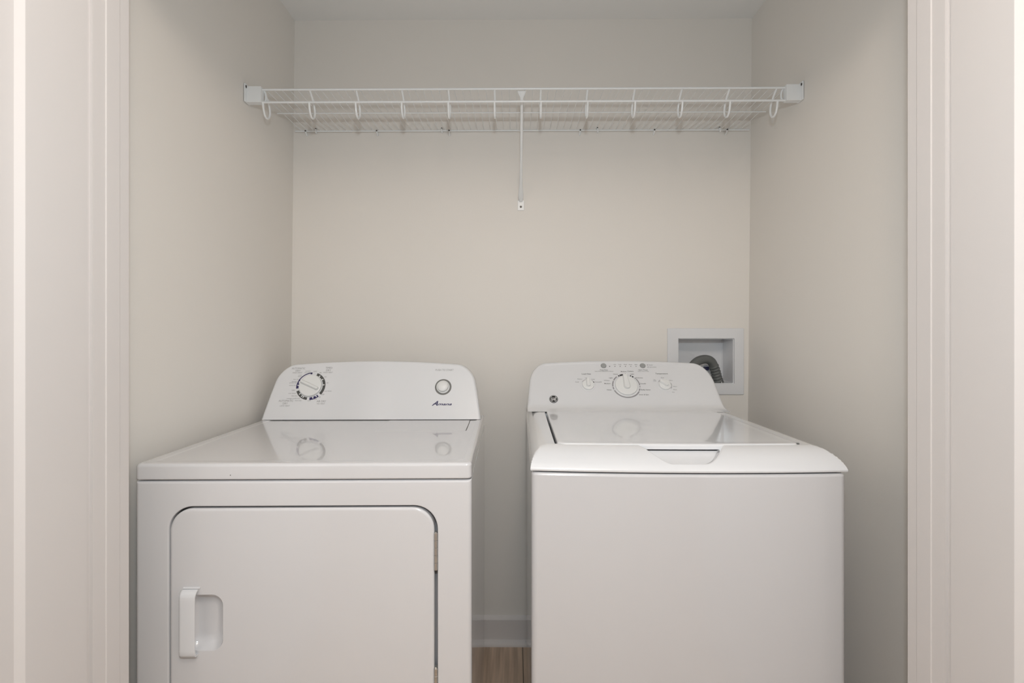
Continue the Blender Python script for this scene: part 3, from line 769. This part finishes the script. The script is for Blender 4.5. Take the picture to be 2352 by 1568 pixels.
for px in hook_px:
    x = at_y(px, 205, SY).x
    bm = bmesh.new(); tube(bm, [S(x, a, b) for a, b in [(v.x, v.y) for v in spline([(a, b, 0) for a, b in loop_pts], 5)]], 0.0033, 10)
    finish('hanger_loop', bm, M['wire'], shelf)
# end brackets on the side walls
for s in (-1, 1):
    bm = bmesh.new()
    fx = XL if s < 0 else XR
    x0 = fx(SZ); xa, xb = sorted((x0-s*0.002, x0-s*0.052))
    box(bm, xa, xb, SY-0.012, SY+0.010, 1.940, 1.9915); bevel_all(bm, 0.002, 2)
    xa2, xb2 = sorted((x0-s*0.0012, x0-s*0.006))
    b2 = bmesh.new(); box(b2, xa2, xb2, SY-0.0185, SY+0.012, 1.9395, 1.9985); bevel_all(b2, 0.0015, 2)
    me = bpy.data.meshes.new('tmp'); b2.to_mesh(me); b2.free(); bm.from_mesh(me); bpy.data.meshes.remove(me)
    # the curved cheek behind the rails
    tube(bm, spline([(x0-s*0.052, SY+0.004, 1.988), (x0-s*0.058, SY+0.008, 1.975), (x0-s*0.058, SY+0.008, 1.955), (x0-s*0.052, SY+0.004, 1.944)], 5), 0.003, 8)
    bmesh.ops.translate(bm, verts=bm.verts, vec=OFF)
    br = finish('end_bracket', bm, M['wire'], shelf)
    bm = bmesh.new(); lathe(bm, [(0.0042, 0), (0.0040, 0.0012), (0.0015, 0.0014)], 14, Matrix.Translation(S(x0-s*0.0062, SY-0.014, 1.9885)) @ Matrix.Rotation(-s*pi/2, 4, 'Y'))
    finish('screw', bm, M['screw'], br)
# diagonal support brace
bx = at_y(1197.5, 300, 1.75).x
bm = bmesh.new()
A = Vector((bx, SY+0.006, SZ-0.004)); B = Vector((bx, YB-0.006, 1.713))
def brace_ring(t, wx, wy):
    c = A.lerp(B, t); d = (B-A).normalized(); u = Vector((1, 0, 0)); v = d.cross(u)
    return [c+OFF+u*(wx*cos(2*pi*k/16))+v*(wy*sin(2*pi*k/16)) for k in range(16)]
loft(bm, [brace_ring(t, a, b) for t, a, b in ((0.0, 0.0140, 0.0015), (0.015, 0.0125, 0.002), (0.05, 0.0055, 0.0036), (0.10, 0.0048, 0.0048), (0.55, 0.0050, 0.0050), (0.82, 0.0062, 0.0050), (0.93, 0.0098, 0.0036), (0.97, 0.0085, 0.0025), (1.0, 0.0055, 0.0015))], True, True)
c = Vector((bx, YB-0.0028, 0))
b2 = bmesh.new(); box(b2, bx-0.0125, bx+0.0125, YB-0.0040, YB-0.0008, 1.680, 1.718); bevel_all(b2, 0.001, 2)
bmesh.ops.translate(b2, verts=b2.verts, vec=OFF); me = bpy.data.meshes.new('tmp'); b2.to_mesh(me); b2.free(); bm.from_mesh(me); bpy.data.meshes.remove(me)
brace = finish('support_brace', bm, M['wire'], shelf)
bm = bmesh.new(); lathe(bm, [(0.0044, 0), (0.0040, 0.0016), (0.0012, 0.0018)], 16, Matrix.Translation(S(bx, YB-0.0040, 1.6935)) @ Matrix.Rotation(pi/2, 4, 'X')); finish('screw', bm, M['screw'], brace)
# wall clips along the rear rail
for px, up in ((706, 0), (728, 1), (868, 0), (1015.5, 1), (1033, 0), (1331.5, 0), (1371, 1), (1500.5, 0), (1650, 1), (1666, 0)):
    x = at_y(px, 300, YB).x
    bm = bmesh.new(); cz = SZ+0.001
    if up:
        tube(bm, spline([(x, YB-0.002, cz+0.010), (x, YB-0.008, cz+0.009), (x, YB-0.015, cz+0.003), (x+0.001, YB-0.016, cz-0.004), (x+0.002, YB-0.010, cz-0.007)], 4), 0.0030, 8)
        sz_ = cz+0.010
    else:
        tube(bm, spline([(x, YB-0.010, cz+0.0045), (x, YB-0.016, cz+0.001), (x, YB-0.015, cz-0.006), (x, YB-0.006, cz-0.0125), (x, YB-0.002, cz-0.014)], 4), 0.0030, 8)
        sz_ = cz-0.001
    bmesh.ops.translate(bm, verts=bm.verts, vec=OFF)
    cl = finish('wall_clip', bm, M['wire'], shelf)
    bm = bmesh.new(); yy = YB-0.011 if up else YB-0.0185
    lathe(bm, [(0.0030, -0.002), (0.0030, 0.0010), (0.0010, 0.0012)], 12, Matrix.Translation(S(x, yy, sz_)) @ Matrix.Rotation(pi/2, 4, 'X')); finish('screw', bm, M['screw'], cl)

# ================================================================== OUTLET BOX, HOSE
obox = thing('outlet_box', 'white recessed laundry outlet box in the back wall above the washer', 'outlet box', ((BX0+BX1)/2, YB, BZ0))
o0 = Vector((-(BX0+BX1)/2, -YB, -BZ0))
fx0, fx1 = at_y(1532.5, 830, YB).x, at_y(1708, 830, YB).x
fz1, fz0 = at_y(1650, 753.5, YB).z, at_y(1650, 906, YB).z
def fr(x0, x1, z0, z1, y, r=0.003): return [Vector((a, y, b))+o0 for a, b in rrect(x0, x1, z0, z1, r, 4)]
e = 0.0015
bm = bmesh.new()
loft(bm, [fr(BX0+e, BX1-e, BZ0+e, BZ1-e, YB+0.02, 0.002), fr(BX0+e, BX1-e, BZ0+e, BZ1-e, YB-0.0055, 0.002), fr(BX0+.001, BX1-.001, BZ0+.001, BZ1-.001, YB-0.0065, 0.002),
          fr(fx0+.004, fx1-.004, fz0+.004, fz1-.004, YB-0.0060), fr(fx0+.001, fx1-.001, fz0+.001, fz1-.001, YB-0.0045), fr(fx0, fx1, fz0, fz1, YB-0.0028), fr(fx0, fx1, fz0, fz1, YB-0.0006)])
finish('face_frame', bm, M['plastic'], obox)
bm = bmesh.new(); w = 0.0035; e2 = 0.004
loft(bm, [fr(BX0+e2, BX1-e2, BZ0+e2, BZ1-e2, YB+0.001, 0.003), fr(BX0+e2, BX1-e2, BZ0+e2, BZ1-e2, YB+0.094, 0.006), fr(BX0+e2+.004, BX1-e2-.004, BZ0+e2+.004, BZ1-e2-.004, YB+0.098, 0.006)], False, True)
rings = [fr(BX0+.0005, BX1-.0005, BZ0+.0005, BZ1-.0005, YB+0.102, 0.003), fr(BX0+.0005, BX1-.0005, BZ0+.0005, BZ1-.0005, YB+0.001, 0.003), fr(BX0+e2, BX1-e2, BZ0+e2, BZ1-e2, YB+0.001, 0.003)]
loft(bm, rings, True, False)
finish('recessed_tub', bm, M['plastic'], obox)
# supply valve: white collar and navy handle
vp = at_y(1619, 846, YB+0.060)+o0
vb = bmesh.new(); lathe(vb, [(0.013, -0.030), (0.013, 0.0), (0.0165, 0.002), (0.0165, 0.010), (0.014, 0.012)], 28, Matrix.Translation(vp) @ Matrix.Rotation(pi/2, 4, 'X'))
lathe(vb, [(0.008, -0.05), (0.008, 0.004)], 20, Matrix.Translation(vp+Vector((0, 0, -0.02))))
valve = finish('supply_valve', vb, M['plastic'], obox)
vb = bmesh.new(); box(vb, -0.012, 0.006, -0.010, 0.004, -0.006, 0.008); bevel_all(vb, 0.002, 2); bmesh.ops.translate(vb, verts=vb.verts, vec=vp+Vector((0, -0.018, 0.001)))
finish('valve_handle', vb, M['bluevalve'], valve, label='dark navy valve handle')
# drain hose
cl = [(1578, 880, 1.885), (1583, 858, 1.895), (1591, 840.5, 1.910), (1604, 828.5, 1.925), (1620, 824.8, 1.935), (1633, 829.5, 1.942), (1640, 842, 1.948), (1643.5, 853, 1.953), (1647, 866, 1.960), (1651, 878, 1.967), (1653, 884, 1.970)]
base = at_y(1652, 884, 1.970)
hose = thing('drain_hose', 'dark grey drain hose arching into the outlet box behind the washer', 'hose', base)
P = spline([at_y(a, b, y)-base for a, b, y in cl], 14)
P[-1] = Vector((P[-1].x, P[-1].y, (BZ0+0.0045)-base.z)) if P[-1].z+base.z > BZ0+0.0045 else P[-1]
ns = int(len(P)*0.585)
bm = bmesh.new(); tube(bm, P[:ns], [0.0158+0.0012*min(1, k/30) for k in range(ns)], 24); finish('hose_bend', bm, M['hose'], hose)
Q = P[ns-2:]
# resample the lower part finely for the corrugations
L = [0]
for a, b in zip(Q[:-1], Q[1:]): L.append(L[-1]+(b-a).length)
def along(s):
    for i in range(len(Q)-1):
        if s <= L[i+1]: return Q[i].lerp(Q[i+1], (s-L[i])/max(L[i+1]-L[i], 1e-9))
    return Q[-1]
N = 90; pts = [along(L[-1]*k/N) for k in range(N+1)]
rr = [0.0138+0.0052*abs(sin(pi*(L[-1]*k/N)/0.0122))**0.55 for k in range(N+1)]
bm = bmesh.new(); tube(bm, pts, rr, 24); finish('corrugated_hose', bm, M['hose'], hose, angle=80, label='ribbed dark grey end of the hose')
q = at_y(1655, 876.5, 1.952)-base
bm = bmesh.new(); tube(bm, spline([q+Vector((-0.004, 0, 0.004)), q+Vector((0.001, -0.004, 0.002)), q+Vector((0.004, 0, -0.004)), q+Vector((0.008, 0.004, -0.010))], 5), 0.0016, 8)
finish('cable_tie', bm, M['plastic'], hose)
